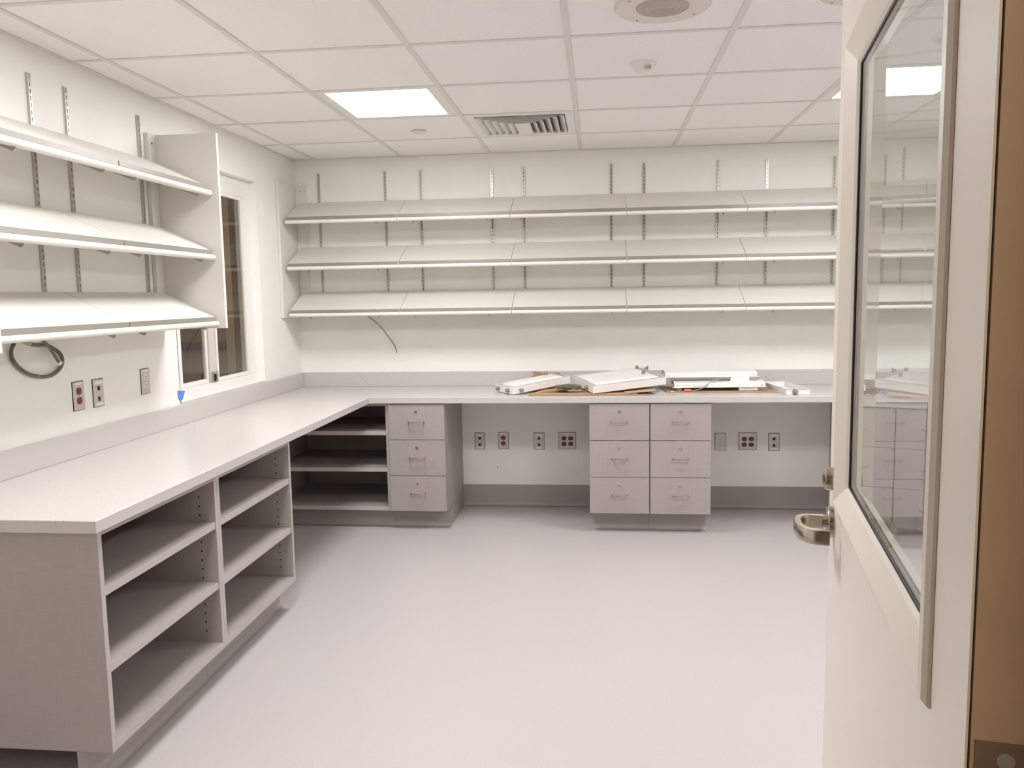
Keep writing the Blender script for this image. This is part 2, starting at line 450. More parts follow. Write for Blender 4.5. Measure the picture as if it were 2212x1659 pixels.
s2 = obj('sash', ring(WX - 0.020, WX - 0.002, 4.345, 4.771, 1.013, 2.085, 0.020), 'white_metal', win)
obj('pane', B(WX - 0.013, WX - 0.009, 4.364, 4.752, 1.032, 2.066), 'wglass', s2)
obj('mullion', B(WX - 0.042, WX - 0.012, 4.279, 4.344, 1.013, 2.085), 'mullion', win)
lt = obj('latch', G().box(WX - 0.012, WX + 0.004, 4.287, 4.343, 1.013, 1.072), 'bracket', win, bevel=0.002)
obj('latch_lever', G().box(WX + 0.004, WX + 0.014, 4.287, 4.300, 1.020, 1.060), 'black', lt)
obj('sill', B(XL - 0.045, XL + 0.004, WY0 + 0.001, WY1 - 0.001, WZ0 + 0.0005, WZ0 + 0.006), 'white_metal', win)
obj('edge_joint', B(XL + 0.0003, XL + 0.0012, WY0 - 0.004, WY0 - 0.001, 0.951, 1.60), 'slot', win)

bx0, bx1, by0, by1 = -4.3, XL - 0.12, 3.0, 6.4
obj_room = G().box(bx0 - 0.1, bx0, by0, by1, 0, 2.5).box(bx0, bx1, by1, by1 + 0.1, 0, 2.5).box(bx0, bx1, by0 - 0.1, by0, 0, 2.5).box(bx1, bx1 + 0.1, YB + 0.12, by1, 0, 2.5)
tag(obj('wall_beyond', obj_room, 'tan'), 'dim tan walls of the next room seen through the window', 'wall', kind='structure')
tag(obj('floor_beyond', B(bx0, bx1, by0, by1, -0.06, 0), 'hallfloor'), 'floor of the next room beyond the window', 'floor', kind='structure')
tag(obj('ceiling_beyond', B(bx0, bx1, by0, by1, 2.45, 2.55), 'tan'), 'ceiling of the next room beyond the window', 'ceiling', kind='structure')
cab = empty('storage_cabinet', (-3.15, 6.2, 0), 'brown storage cabinet in the dim room beyond the window', 'cabinet')
obj('carcass', B(-3.75, -2.93, 6.12, 6.39, 0.0, 2.2), 'brown', cab)
for z in (1.10, 1.42, 1.74):
    obj('shelf_rail', B(-3.75, -2.93, 6.09, 6.119, z, z + 0.045), 'dbrown', cab)
obj('door_panel', B(-3.36, -3.06, 6.10, 6.119, 1.80, 2.14), 'dbrown', cab)
obj('post', B(-3.40, -3.33, 6.085, 6.119, 0.02, 1.09), 'dbrown', cab)
obj('side_post', B(-2.92, -2.85, 6.10, 6.39, 0.0, 2.3), 'tan', cab)
nl = empty('unseen_light', (-3.1, 4.9, 2.44), 'unseen dim square light added to brighten the room beyond the window', 'ceiling light')  # added panel, out of view, that brightens the room behind the window glass
obj('diffuser', B(-0.25, 0.25, -0.25, 0.25, 0.0, 0.008), 'hallpanel', nl, local=True)

tp = G().prism([(3.812, 1.022), (3.880, 1.013), (3.874, 1.004), (3.857, 0.978), (3.846, 0.968), (3.826, 0.968), (3.813, 0.985)], 'x', XL + 0.0015, XL + 0.003)
tag(obj('tape_scrap', tp, 'tape'), 'torn scrap of blue painter\'s tape on the wall under the window', 'tape')

# ---------------------------------------------------------------- countertop and backsplash
CX = -1.420   # front of left run
CY = 4.868    # front of back run
CE = 2.094    # near end of left run
CR = 2.30
ct = empty('countertop', (-1.75, 4.9, CB), 'white speckled quartz L-shaped countertop along left and back walls', 'countertop')
poly = [(XL + 0.001, CE), (CX, CE), (CX, CY), (CR, CY), (CR, YB - 0.001), (XL + 0.001, YB - 0.001)]
obj('slab', G().prism(poly, 'z', CB, CT), 'quartz', ct, bevel=0.002)
obj('backsplash', B(XL + 0.002, XL + 0.020, CE, YB - 0.001, CT + 0.0002, 0.950), 'quartz', ct, bevel=0.0015)
obj('backsplash', B(XL + 0.0205, CR, YB - 0.020, YB - 0.002, CT + 0.0002, 0.950), 'quartz', ct, bevel=0.0015)

# ---------------------------------------------------------------- base cabinets
PT = 0.019
def open_cabinet(name, loc, rz, width, depth, label, group, zs=((0.607, 0.632), (0.372, 0.397)), zb=0.122):
    """local: x along width, front at y=0, wall side at y=+depth"""
    t = empty(name, loc, label, 'cabinet', group, rz=rz)
    zt = CB - 0.001
    for x in (0.0005, width - PT - 0.0005):
        sd = obj('side_panel', B(x, x + PT, 0.002, depth, zb, zt), 'lam', t, local=True)
        obj('edge_band', B(x, x + PT, 0.0, 0.0018, zb, zt), 'lamedge', sd, local=True)
    b = obj('bottom_panel', B(PT + 0.001, width - PT - 0.001, 0.002, depth, zb, zb + 0.026), 'lam', t, local=True)
    obj('edge_band', B(PT + 0.001, width - PT - 0.001, 0.0, 0.0018, zb, zb + 0.026), 'lamedge', b, local=True)
    obj('top_panel', B(PT + 0.001, width - PT - 0.001, 0.001, depth, zt - PT, zt), 'lam', t, local=True)
    obj('back_panel', B(PT + 0.001, width - PT - 0.001, depth - 0.012, depth, zb + 0.027, zt - PT - 0.001), 'lam', t, local=True)
    for z0, z1 in zs:
        s = obj('shelf', B(PT + 0.002, width - PT - 0.002, 0.006, depth - 0.013, z0, z1), 'lam', t, local=True)
        obj('edge_band', B(PT + 0.002, width - PT - 0.002, 0.0035, 0.0058, z0, z1), 'lamedge', s, local=True)
    g = G()
    for x in (PT + 0.0006, width - PT - 0.0016):
        for k in range(16):
            z = 0.20 + 0.035 * k
            g.box(x, x + 0.001, 0.060, 0.066, z, z + 0.006)
    tag(obj('shelf_pin_holes', g, 'slot', t, local=True), kind='stuff')
    tk = G().prism([(0.085 + a + 0.006, z) for a, z in cove(zb - 0.001)], 'x', 0.0, width)
    tk.box(0.0, width, 0.0905, 0.115, 0.002, zb - 0.001)
    obj('toe_kick', tk, 'cove', t, local=True)
    return t

FYL = -1.442
open_cabinet('open_shelf_cabinet', (FYL, 2.128, 0), math.pi / 2, 0.735, abs(XL - FYL) - 0.002,
             'grey open-shelf base cabinet at the near end of the left counter', 'open grey shelf cabinets under the left counter', zb=0.131)
open_cabinet('open_shelf_cabinet', (FYL, 2.864, 0), math.pi / 2, 0.735, abs(XL - FYL) - 0.002,
             'grey open-shelf base cabinet under the left counter, farther one beside the gap', 'open grey shelf cabinets under the left counter', zb=0.131)
FYB = 4.90
open_cabinet('open_shelf_cabinet', (XL + 0.003, FYB, 0), 0.0, 0.782, YB - FYB - 0.002,
             'dark shaded open-shelf base cabinet in the far corner beside single drawer stack', 'open grey shelf cabinets under the left counter')

def arc_pull():
    r = 0.0045; w = 0.047; d = 0.030
    path = [(-w, 0, 0), (-w, -d + 0.010, 0)]
    for k in range(1, 5):
        a = math.pi / 2 * k / 4; path.append((-w + 0.010 * (1 - math.cos(a)), -d + 0.010 - 0.010 * math.sin(a), 0))
    path += [(w - 0.010, -d, 0)]
    for k in range(1, 5):
        a = math.pi / 2 * k / 4; path.append((w - 0.010 + 0.010 * math.sin(a), -d + 0.010 * (1 - math.cos(a)), 0))
    path += [(w, 0, 0)]
    return G().tube(path, r, 8)
PULL = make_mesh('handle', arc_pull(), 'nickel', smooth=True)
LOCK = make_mesh('lock', G().lathe([(0.0085, -0.004), (0.0095, -0.003), (0.0095, 0.0)], n=16, axis='y'), 'nickel', smooth=True)
KEYH = make_mesh('keyway', G().box(-0.0012, 0.0012, -0.0050, -0.0041, -0.004, 0.004), 'black')

def drawer_cabinet(x0, w, label, li=0.0, ri=0.0):
    t = empty('drawer_cabinet', (x0, FYB, 0), label, 'cabinet', 'grey three-drawer base cabinets under the back counter')
    zb, zt = 0.122, CB - 0.001
    D = YB - FYB - 0.002
    body = G().box(0.0005, w - 0.0005, 0.0, D, zb, zb + PT).box(0.0005, PT, 0.0, D, zb + PT, zt).box(w - PT, w - 0.0005, 0.0, D, zb + PT, zt).box(PT, w - PT, 0.0, D, zt - PT, zt).box(PT, w - PT, D - 0.01, D, zb + PT, zt - PT)
    body.box(PT, w - PT, 0.003, 0.02, 0.345, 0.36).box(PT, w - PT, 0.003, 0.02, 0.573, 0.588)
    obj('carcass', body, 'lam', t, local=True)
    for z0, z1 in ((0.126, 0.350), (0.354, 0.578), (0.582, 0.804)):
        d = obj('drawer', G().box(0.002, w - 0.002, -0.0215, -0.0015, z0, z1), 'lam', t, local=True, bevel=0.0012)
        place(PULL, 'handle', d, (w / 2, -0.0215, (z0 + z1) / 2 + 0.002))
        lk = place(LOCK, 'lock', d, (w / 2, -0.0213, z1 - 0.045))
        eb = obj('edge_band', G().box(0.0015, w - 0.0015, -0.0222, -0.0016, z1 - 0.0005, z1 + 0.001), 'lamedge', d, local=True)
    tk = G().prism([(0.085 + a + 0.006, z) for a, z in cove(zb - 0.001)], 'x', li, w - ri)
    tk.box(li, w - ri, 0.0905, D - 0.001, 0.002, zb - 0.001)
    obj('toe_kick', tk, 'cove', t, local=True, smooth=False)
    return t
FX = [(-1.309, 0.361, 'grey three-drawer cabinet beside the open corner shelves'),
      (-0.056, 0.3655, 'grey three-drawer cabinet, left half of the middle pair under the counter', 0.022, 0.0),
      (0.311, 0.3655, 'grey three-drawer cabinet, right half of the middle pair under the counter', 0.0, 0.016),
      (1.540, 0.3655, 'grey three-drawer cabinet seen through the glass of the open door', 0.016, 0.0),
      (1.907, 0.3655, 'grey three-drawer cabinet at the right end of the counter behind the door')]
for a in FX: drawer_cabinet(*a)

# ---------------------------------------------------------------- sloped shelves on standards
SLOPE_D, DROP = 0.289, 0.133
def shelf_meshes(L, SLOPE_D=SLOPE_D):
    th = 0.018
    g = 0.0015
    board = G().prism([(-0.0205, -0.0205 * DROP / SLOPE_D), (-SLOPE_D, -DROP), (-SLOPE_D, -DROP - th), (-0.0205, -th - 0.0205 * DROP / SLOPE_D)], 'x', g, L - g)
    # upright lip at the front edge
    lip = G().prism([(-SLOPE_D - 0.0002, -DROP + 0.003), (-SLOPE_D - 0.0045, -DROP + 0.003), (-SLOPE_D - 0.0065, -DROP - 0.0165), (-SLOPE_D - 0.0002, -DROP - 0.0165)], 'x', g + 0.003, L - g - 0.003)
    pts = []
    zc, yc = -DROP - 0.0295, -SLOPE_D - 0.004
    for k in range(9):
        a = math.radians(90 + 180 * k / 8)
        pts.append((yc + 0.0135 * math.cos(a), zc + 0.0125 * math.sin(a)))
    pts += [(-SLOPE_D + 0.012, zc - 0.0125), (-SLOPE_D + 0.012, -DROP - 0.0185), (-SLOPE_D - 0.0002, -DROP - 0.0185)]
    nose = G().prism(pts, 'x', g, L - g)
    return make_mesh('board', board, 'white'), make_mesh('front_lip', lip, 'lip'), make_mesh('nosing', nose, 'nose', smooth=True)
def bracket_mesh():
    th = 0.019
    k = DROP / SLOPE_D
    pts = [(-0.012, -0.010 - th), (-0.012, -0.085), (-0.030, -0.090), (-0.270, -DROP - 0.056), (-0.279, -DROP - 0.051), (-0.279, -0.279 * k - th - 0.004), (-0.02, -0.02 * k - th - 0.001)]
    return make_mesh('bracket', G().prism(pts, 'x', -0.0016, 0.0016), 'bracket')
BRK = bracket_mesh()
def shelf(loc, rz, meshes, L, brackets, label, group):
    t = empty('sloped_shelf', loc, label, 'shelf', group, rz=rz)
    for m, n in zip(meshes, ('board', 'front_lip', 'nosing')): place(m, n, t)
    for b in brackets: place(BRK, 'bracket', t, (b, 0, 0))
    return t
ROWS = [(2.138, 'top'), (1.834, 'middle'), (1.524, 'bottom')]
STD_X = [-1.913, -1.445, -1.197, -0.707, -0.491, 0.093, 0.309, 0.788, 1.101, 1.525, 1.840, 2.262]
DIV = [-2.050, -1.297, -0.555, 0.185, 0.926, 1.668, 2.410]
ordn = ['first', 'second', 'third', 'fourth', 'fifth', 'sixth']
cache = {}
for zi, rn in ROWS:
    for k in range(6):
        L = DIV[k + 1] - DIV[k]
        if k not in cache: cache[k] = shelf_meshes(L)
        br = [x - DIV[k] for x in STD_X if DIV[k] < x < DIV[k + 1]]
        extra = ', behind door glass' if k == 5 else ''
        shelf((DIV[k], YB, zi), 0, cache[k], L, br,
              f'white sloped {rn}-row shelf on back wall, {ordn[k]} from the window corner{extra}', 'sloped white shelves on the back wall')
ZL = [(2.133, 'top'), (1.834, 'middle'), (1.520, 'bottom')]
LD = [2.262, 2.965, 3.692]
STD_Y = [2.42, 2.881, 3.090, 3.600]
lm = [shelf_meshes(LD[1] - LD[0], 0.281), shelf_meshes(LD[2] - LD[1], 0.281)]
for zi, rn in ZL:
    for k in range(2):
        br = [y - LD[k] for y in STD_Y if LD[k] < y < LD[k + 1]]
        shelf((XL, LD[k], zi), math.pi / 2, lm[k], LD[k + 1] - LD[k], br,
              f'white sloped {rn}-row shelf on left wall, ' + ('cut by left picture edge' if k == 0 else 'beside the tall end panel'),
              'sloped white shelves on the left wall')

# slotted standards
ZS0, ZS1 = 1.415, 2.327
def standard_meshes():
    Ls = ZS1 - ZS0
    ch = G().box(-0.008, 0.008, -0.003, -0.0004, 0, Ls).box(-0.008, -0.0055, -0.010, -0.0031, 0, Ls).box(0.0055, 0.008, -0.010, -0.0031, 0, Ls)
    ch.box(-0.0054, -0.0022, -0.010, -0.0085, 0, Ls).box(0.0022, 0.0054, -0.010, -0.0085, 0, Ls)
    n = int(Ls / 0.0254)
    for k in range(n): ch.box(-0.0021, 0.0021, -0.010, -0.0085, 0.0254 * k + 0.0165, 0.0254 * (k + 1))
    sl = G()
    for k in range(n): sl.box(-0.0021, 0.0021, -0.0045, -0.0035, 0.0254 * k, 0.0254 * k + 0.0165)
    return make_mesh('channel', ch, 'steel'), make_mesh('slot_row', sl, 'slot'), make_mesh('screw', G().lathe([(0.003, -0.0115), (0.0045, -0.0103)], n=10, axis='y'), 'bracket')
SCH, SSL, SSC = standard_meshes()
def standard(loc, rz, label, group):
    t = empty('shelf_standard', loc, label, 'shelf standard', group, rz=rz)
    place(SCH, 'channel', t); tag(place(SSL, 'slot_row', t), kind='stuff')
    place(SSC, 'screw', t, (0, 0, 0.89))
o12 = ['first', 'second', 'third', 'fourth', 'fifth', 'sixth', 'seventh', 'eighth', 'ninth', 'tenth', 'eleventh', 'twelfth']
for k, x in enumerate(STD_X):
    standard((x, YB, ZS0), 0, f'slotted steel shelf standard on the back wall, {o12[k]} from the window corner', 'slotted standards on the back wall')
for y, w in ((2.881, 'leftmost in view'), (3.090, 'middle one in view'), (3.600, 'next to the white end panel')):
    standard((XL, y, ZS0 - 0.012), math.pi / 2, f'slotted steel shelf standard on the left wall, {w}', 'slotted standards on the left wall')

# end panels
def end_panel(name, loc, label, body, cleat, screw=None):
    t = empty(name, loc, label, 'panel', 'white shelf end panels')
    obj('panel', body, 'white', t, bevel=0.0015)
    obj('wall_cleat', cleat, 'white', t, bevel=0.001)
    if screw: obj('screw', screw, 'slot', t)
end_panel('shelf_end_panel', (-1.94, 3.724, 1.335), 'tall white shelf end panel standing out from the left wall before the window',
          B(XL + 0.001, -1.776, 3.716, 3.735, 1.335, 2.249), B(XL + 0.001, XL + 0.020, 3.650, 3.7155, 1.340, 2.249), B(XL + 0.020, XL + 0.022, 3.677, 3.684, 2.20, 2.207))
end_panel('shelf_end_panel', (-1.94, 2.25, 1.335), 'white shelf end panel at the left picture edge, near end of left shelves',
          B(XL + 0.001, -1.790, 2.240, 2.259, 1.318, 2.249), B(XL + 0.001, XL + 0.020, 2.174, 2.2395, 1.340, 2.249))
end_panel('shelf_end_panel', (-2.08, 5.35, 1.345), 'white shelf end panel flat against the left wall in the far corner',
          B(XL + 0.001, XL + 0.020, 5.190, YB - 0.001, 1.345, 2.250), B(XL + 0.0205, XL + 0.090, YB - 0.019, YB - 0.001, 1.540, 2.250), B(XL + 0.050, XL + 0.055, YB - 0.0205, YB - 0.019, 2.205, 2.210))

# ---------------------------------------------------------------- wall plates
def duplex_face(cx, cz, y=-0.006):
    pts = []
    R = 0.0172; hh = 0.0142
    a0 = math.asin(hh / R)
    for k in range(9):
        a = -a0 + 2 * a0 * k / 8; pts.append((cx + R * math.cos(a), cz + R * math.sin(a)))
    for k in range(9):
        a = math.pi - a0 + 2 * a0 * k / 8; pts.append((cx + R * math.cos(a), cz + R * math.sin(a)))
    return G().prism(pts, 'y', y, -0.003)
def socket(t, cx, cz, m, dark='black'):
    s = obj('socket', duplex_face(cx, cz), m, t, local=True)
    g = G().box(cx - 0.0072, cx - 0.0052, -0.0064, -0.0061, cz - 0.002, cz + 0.007).box(cx + 0.0048, cx + 0.0068, -0.0064, -0.0061, cz - 0.001, cz + 0.006)
    g.lathe([(0.0026, -0.0064), (0.0026, -0.0061)], (cx, 0, cz - 0.0075), 8, axis='y')
    obj('contact_slots', g, dark, s, local=True)
def plate(loc, rz, kind, label, group):
    names = {'red': 'power_outlet', 'ivory': 'power_outlet', 'quad': 'power_outlet', 'data': 'data_outlet'}
    t = empty(names[kind], loc, label, 'outlet', group, rz=rz)
    w = 0.1155 if kind == 'quad' else 0.070; h = 0.1145
    obj('wall_box_edge', B(-w / 2 - 0.0022, w / 2 + 0.0022, -0.0016, -0.0003, -h / 2 - 0.0022, h / 2 + 0.0022), 'slot', t, local=True)
    obj('cover_plate', B(-w / 2, w / 2, -0.005, -0.0017, -h / 2, h / 2), 'brushed', t, local=True, bevel=0.0014)
    if kind in ('red', 'ivory'):
        for cz in (0.0195, -0.0195): socket(t, 0, cz, 'red' if kind == 'red' else 'ivory')
        obj('screw', G().lathe([(0.0028, -0.0062), (0.0032, -0.0051)], n=10, axis='y'), 'nickel', t, local=True)
        obj('label_strip', B(-0.022, 0.022, -0.0056, -0.0051, 0.0455, 0.0535), 'label', t, local=True)
    elif kind == 'quad':
        for cx in (-0.023, 0.023):
            for cz in (0.0165, -0.0225): socket(t, cx, cz, 'darkred')
        obj('label_strip', B(-0.020, 0.020, -0.0056, -0.0051, 0.0455, 0.0525), 'label', t, local=True)
    else:
        for cz in (0.044, -0.046): obj('label_strip', B(-0.0245, 0.0245, -0.0065, -0.0051, cz - 0.0065, cz + 0.0055), 'label', t, local=True)
        for cz in (0.020, -0.025): obj('jack', G().box(-0.0085, 0.0085, -0.0058, -0.0051, cz - 0.009, cz + 0.009), 'black', t, local=True)
OB = 'wall plates on the back wall under the counter'
for x, z, k, l in ((-0.826, 0.459, 'data', 'steel data plate nearest the single drawer stack under the counter'),
                   (-0.660, 0.463, 'red', 'red duplex outlet between two data plates under the counter'),
                   (-0.410, 0.459, 'data', 'steel data plate beside the left dark red four-socket outlet'),
                   (-0.214, 0.463, 'quad', 'dark red four-socket outlet left of the middle drawer pair'),
                   (0.823, 0.459, 'ivory', 'ivory duplex outlet right of the middle drawer pair'),
                   (1.005, 0.462, 'quad', 'dark red four-socket outlet in the right-hand kneespace'),
                   (1.178, 0.459, 'data', 'steel data plate in the right-hand kneespace next to the door')):
    plate((x, YB, z), 0, k, l, OB)
OL = 'wall plates above the left counter'
for y, z, k, l in ((3.038, 1.092, 'red', 'red duplex outlet above the left counter'), (3.168, 1.089, 'data', 'steel data plate next to red outlet above the left counter'),
                   (3.526, 1.100, 'ivory', 'ivory duplex outlet above the left counter near the window')):
    plate((XL, y, z), math.pi / 2, k, l, OL)
nl_ = G().lathe([(0.003, -0.006), (0.003, -0.0005)], n=8, axis='y')
nl_.v = [(p[0] - 0.704, p[1] + YB, p[2] + 0.27) for p in nl_.v]
tag(obj('screw_anchor', nl_, 'slot'), 'tiny dark screw left in the wall below the outlets', 'screw')

# ---------------------------------------------------------------- cables
def smoothpath(pts, n=12):
    P = [Vector(p) for p in pts]; out = []
    for i in range(len(P) - 1):
        p0, p1, p2, p3 = P[max(i - 1, 0)], P[i], P[i + 1], P[min(i + 2, len(P) - 1)]
        for k in range(n):
            t = k / n
            out.append(0.5 * ((2 * p1) + (-p0 + p2) * t + (2 * p0 - 5 * p1 + 4 * p2 - p3) * t * t + (-p0 + 3 * p1 - 3 * p2 + p3) * t ** 3))
    out.append(P[-1]); return out
def leftwall_px(u, v, off):
    d = r2 * ((u - 1106) / FPX) + u2 * (-(v - 829.5) / FPX) + fwd
    t = (XL + off) / d.x
    return Vector((0, 0, CAM_H)) + d * t
coil = empty('armoured_cable', (XL + 0.012, 2.82, 1.19), 'loop of ribbed metal-clad cable hanging below the left shelves', 'cable')
c6 = lambda x, y: (x / 6.506, 720 + y / 6.506)
loop = [(205, 120, .03), (180, 180, .02), (156, 260, .014), (172, 360, .012), (240, 460, .012), (340, 540, .012), (450, 590, .012), (600, 612, .012), (720, 590, .012), (820, 520, .012), (876, 420, .012), (868, 335, .013), (820, 262, .016), (740, 210, .02), (650, 166, .025), (540, 166, .03), (430, 150, .035), (360, 60, .03)]
pth = smoothpath([leftwall_px(*c6(a, b), o) for a, b, o in loop], 26)
obj('cable_loop', G().tube(pth, 0.0076, 8, rf=lambda i: 1.0 if (i // 2) % 2 == 0 else 0.68), 'mcable', coil)
tail = [(600, 100, .045), (660, 160, .04), (720, 240, .033), (775, 330, .030), (832, 415, .030)]
pth = smoothpath([leftwall_px(*c6(a, b), o) for a, b, o in tail], 16)
obj('cable_end', G().tube(pth, 0.0062, 8, rf=lambda i: 1.0 if (i // 2) % 2 == 0 else 0.68), 'mcable', coil)
e0, e1 = leftwall_px(*c6(826, 405), .030), leftwall_px(*c6(858, 432), .034)
obj('end_bushing', G().tube([e0, (e0 + e1) / 2, e1], 0.0088, 10), 'label', coil)
wp = [(-1.64, YB - 0.004, 1.40), (-1.598, YB - 0.010, 1.345), (-1.517, YB - 0.014, 1.28), (-1.454, YB - 0.014, 1.198), (-1.413, YB - 0.012, 1.139), (-1.398, YB - 0.010, 1.084)]
tag(obj('loose_wire', G().tube(smoothpath(wp, 8), 0.0024, 6), 'blackwire', smooth=True), 'thin black wire hanging from under the bottom shelf on the back wall', 'wire')

# ---------------------------------------------------------------- clutter on the back counter
def sheet(name, pts, z, th, m, label, tilt=(0, 0)):
    """flat cardboard piece: polygon at height z"""
    x0, y0 = pts[0]
    v = [(x, y, z + tilt[0] * (x - x0) + tilt[1] * (y - y0)) for x, y in pts]
    n = len(v); g = G()
    g.add(v + [(a, b, c_ + th) for a, b, c_ in v], [tuple(range(n - 1, -1, -1)), tuple(range(n, 2 * n))] + [(i, (i + 1) % n, (i + 1) % n + n, i + n) for i in range(n)])
    o = obj(name, g, m); tag(o, label, 'cardboard', 'flattened cardboard on the back counter')
    return o
Z0 = CT + 0.0006
sheet('cardboard_sheet', [(-0.43, 4.925), (0.30, 4.930), (0.33, 5.30), (-0.40, 5.34)], Z0, 0.004, 'card', 'lowest flattened cardboard sheet under the white fixture housings')
sheet('cardboard_sheet', [(-0.40, 4.945), (0.24, 4.938), (0.22, 5.25), (-0.36, 5.27)], Z0 + 0.0048, 0.004, 'card2', 'second cardboard sheet of the pile under the white housings')
sheet('cardboard_sheet', [(0.17, 4.942), (0.36, 4.98), (0.34, 5.17), (0.14, 5.15)], Z0 + 0.0096, 0.004, 'card2', 'small bent cardboard flap sticking out right of the white housings', (0.06, 0.0))
sheet('cardboard_sheet', [(-0.37, 5.01), (-0.19, 5.04), (-0.24, 5.30), (-0.34, 5.33)], Z0 + 0.0100, 0.004, 'card', 'top cardboard sheet of the pile between the two white housings', (0.03, 0.02))
g = G().prism([(-0.47, 0.895), (-0.44, 0.915), (-0.44, 0.955), (-0.36, 0.938), (-0.26, 0.942), (-0.26, 0.856), (-0.47, 0.856)], 'y', 5.470, 5.474)
tag(obj('cardboard_flap', g, 'card'), 'upright cardboard piece leaning on the backsplash behind the left housing', 'cardboard', 'flattened cardboard on the back counter')
g = G().prism([(0.15, 0.856), (0.340, 0.856), (0.337, 0.985), (0.26, 0.935)], 'y', 5.484, 5.488)
tag(obj('cardboard_flap', g, 'card'), 'upright cardboard triangle pointing up behind the right housing', 'cardboard', 'flattened cardboard on the back counter')

def housing(name, loc, rot, a, b, hgt, label, conns):
    t = empty(name, loc, label, 'light fixture', 'white fixture housings lying on the counter', rot=rot)
    g = G()
    e = 0.012
    # shell: side walls and a slightly recessed top pan
    g.box(0, a, 0, 0.0015, 0, hgt).box(0, a, b - 0.0015, b, 0, hgt).box(0, 0.0015, 0.0015, b - 0.0015, 0, hgt).box(a - 0.0015, a, 0.0015, b - 0.0015, 0, hgt)
    obj('side_walls', g, 'white_metal', t, local=True)
    g = G(); n0 = [(0.0016, 0.0016, hgt - .002), (a - 0.0016, 0.0016, hgt - .002), (a - 0.0016, b - 0.0016, hgt - .002), (0.0016, b - 0.0016, hgt - .002)]
    def inset(d, z): return [(d, d, z), (a - d, d, z), (a - d, b - d, z), (d, b - d, z)]
    L = [inset(0.0016, hgt - .002), inset(0.03, hgt - .002), inset(0.055, hgt + 0.008), inset(0.075, hgt + 0.008)]
    v = [q for l in L for q in l]; f = []
    for k in range(3):
        for i in range(4): f.append((k * 4 + i, k * 4 + (i + 1) % 4, k * 4 + 4 + (i + 1) % 4, k * 4 + 4 + i))
    f.append((12, 13, 14, 15)); f.append((3, 2, 1, 0))
    obj('top_pan', g.add(v, f), 'white_metal', t, local=True)
    for (x, y, z, ax) in conns:
        c_ = obj('cable_connector', G().lathe([(0.008, -0.022), (0.0105, -0.020), (0.0105, -0.010), (0.013, -0.009), (0.013, 0.0)] if ax[1] == '-' else [(0.013, 0.0), (0.013, 0.009), (0.0105, 0.010), (0.0105, 0.020), (0.008, 0.022)], (x, y, z), 14, axis=ax[0]), 'connector', t, local=True, smooth=True)
    obj('printed_label', B(a * 0.30, a * 0.46, b * 0.5, b * 0.62, hgt + 0.0082, hgt + 0.0087), 'grid', t, local=True)
    return t
R_ = math.radians
housing('light_fixture_housing', (-0.528, 4.965, CT + 0.004), (R_(1), R_(-5.5), R_(37)), 0.44, 0.21, 0.045,
        'white metal fixture housing tipped to the left on the cardboard pile', [(-0.0002, 0.05, 0.022, 'x-'), (-0.0002, 0.17, 0.022, 'x-'), (0.06, -0.0002, 0.020, 'y-'), (0.36, 0.16, 0.051, 'z+')])
housing('light_fixture_housing', (-0.030, 4.935, CT + 0.012), (R_(4.5), R_(-4.2), R_(21)), 0.49, 0.385, 0.046,
        'white metal fixture housing tilted in front, beside the cardboard triangle', [(-0.0002, 0.09, 0.022, 'x-'), (0.40, 0.14, 0.051, 'z+'), (0.44, 0.33, 0.051, 'z+')])
# crumpled bag between housings
g = G(); rows = []
rr = random.Random(3)
v = []; f = []
nu, nv = 16, 9
for j in range(nv):
    ph = math.pi * j / (nv - 1)
    for i in range(nu):
        th = 2 * math.pi * i / nu; s = 1 + rr.uniform(-.22, .22)
        v.append((-0.185 + 0.085 * s * math.sin(ph) * math.cos(th), 5.02 + 0.045 * s * math.sin(ph) * math.sin(th), 0.894 + 0.016 * s * math.cos(ph)))
for j in range(nv - 1):
    for i in range(nu): f.append((j * nu + i, j * nu + (i + 1) % nu, (j + 1) * nu + (i + 1) % nu, (j + 1) * nu + i))
tag(obj('plastic_bag', g.add(v, f), 'bag'), 'crumpled dark plastic bag squeezed between the two white housings', 'bag')

# right hand bundle: board, two gear trays, wiring, end bracket
sheet('cardboard_sheet', [(0.425, 5.065), (1.098, 5.045), (1.05, 5.36), (0.40, 5.38)], Z0, 0.005, 'card', 'flat cardboard sheet under the two stacked white gear trays')
def gear_tray(loc, rz, L, D, label, rot=None):
    t = empty('gear_tray', loc, label, 'light fixture', 'white gear trays stacked on the counter', rot=rot, rz=rz)
    s = 0.0015
    sec = [(0, 0.0), (0, 0.020), (0.006, 0.028), (D * 0.35, 0.034), (D * 0.65, 0.034), (D - 0.006, 0.028), (D, 0.020), (D, 0.0), (D - s, 0.0), (D - s, 0.019), (D - 0.007, 0.0265), (D * 0.65, 0.0325), (D * 0.35, 0.0325), (0.007, 0.0265), (s, 0.019), (s, 0.0)]
    g = G(); n = len(sec)
    v = [(0, a, b) for a, b in sec] + [(L, a, b) for a, b in sec]
    f = [(i, (i + 1) % n, (i + 1) % n + n, i + n) for i in range(n)]
    for i in range(n // 2 - 1):
        j = n - 1 - i
        f.append((i, i + 1, j - 1, j)); f.append((i + n, j + n, j - 1 + n, i + 1 + n))
    obj('channel', g.add(v, f), 'white_metal', t, local=True)
    g = G().box(-0.012, L + 0.012, -0.010, -0.0003, -0.0006, 0.0010)
    obj('front_flange', g, 'white_metal', t, local=True)
    for x in (0.02, L - 0.02): obj('screw', G().lathe([(0.004, -0.0022), (0.004, -0.0003)], (x, 0, 0.010), 8, axis='y'), 'bracket', t, local=True)
    return t
t1 = gear_tray((0.475, 5.105, CT + 0.0270), 0, 0.56, 0.20, 'lower white gear tray resting over the flat cardboard', rot=(0, R_(-0.2), R_(1.2)))
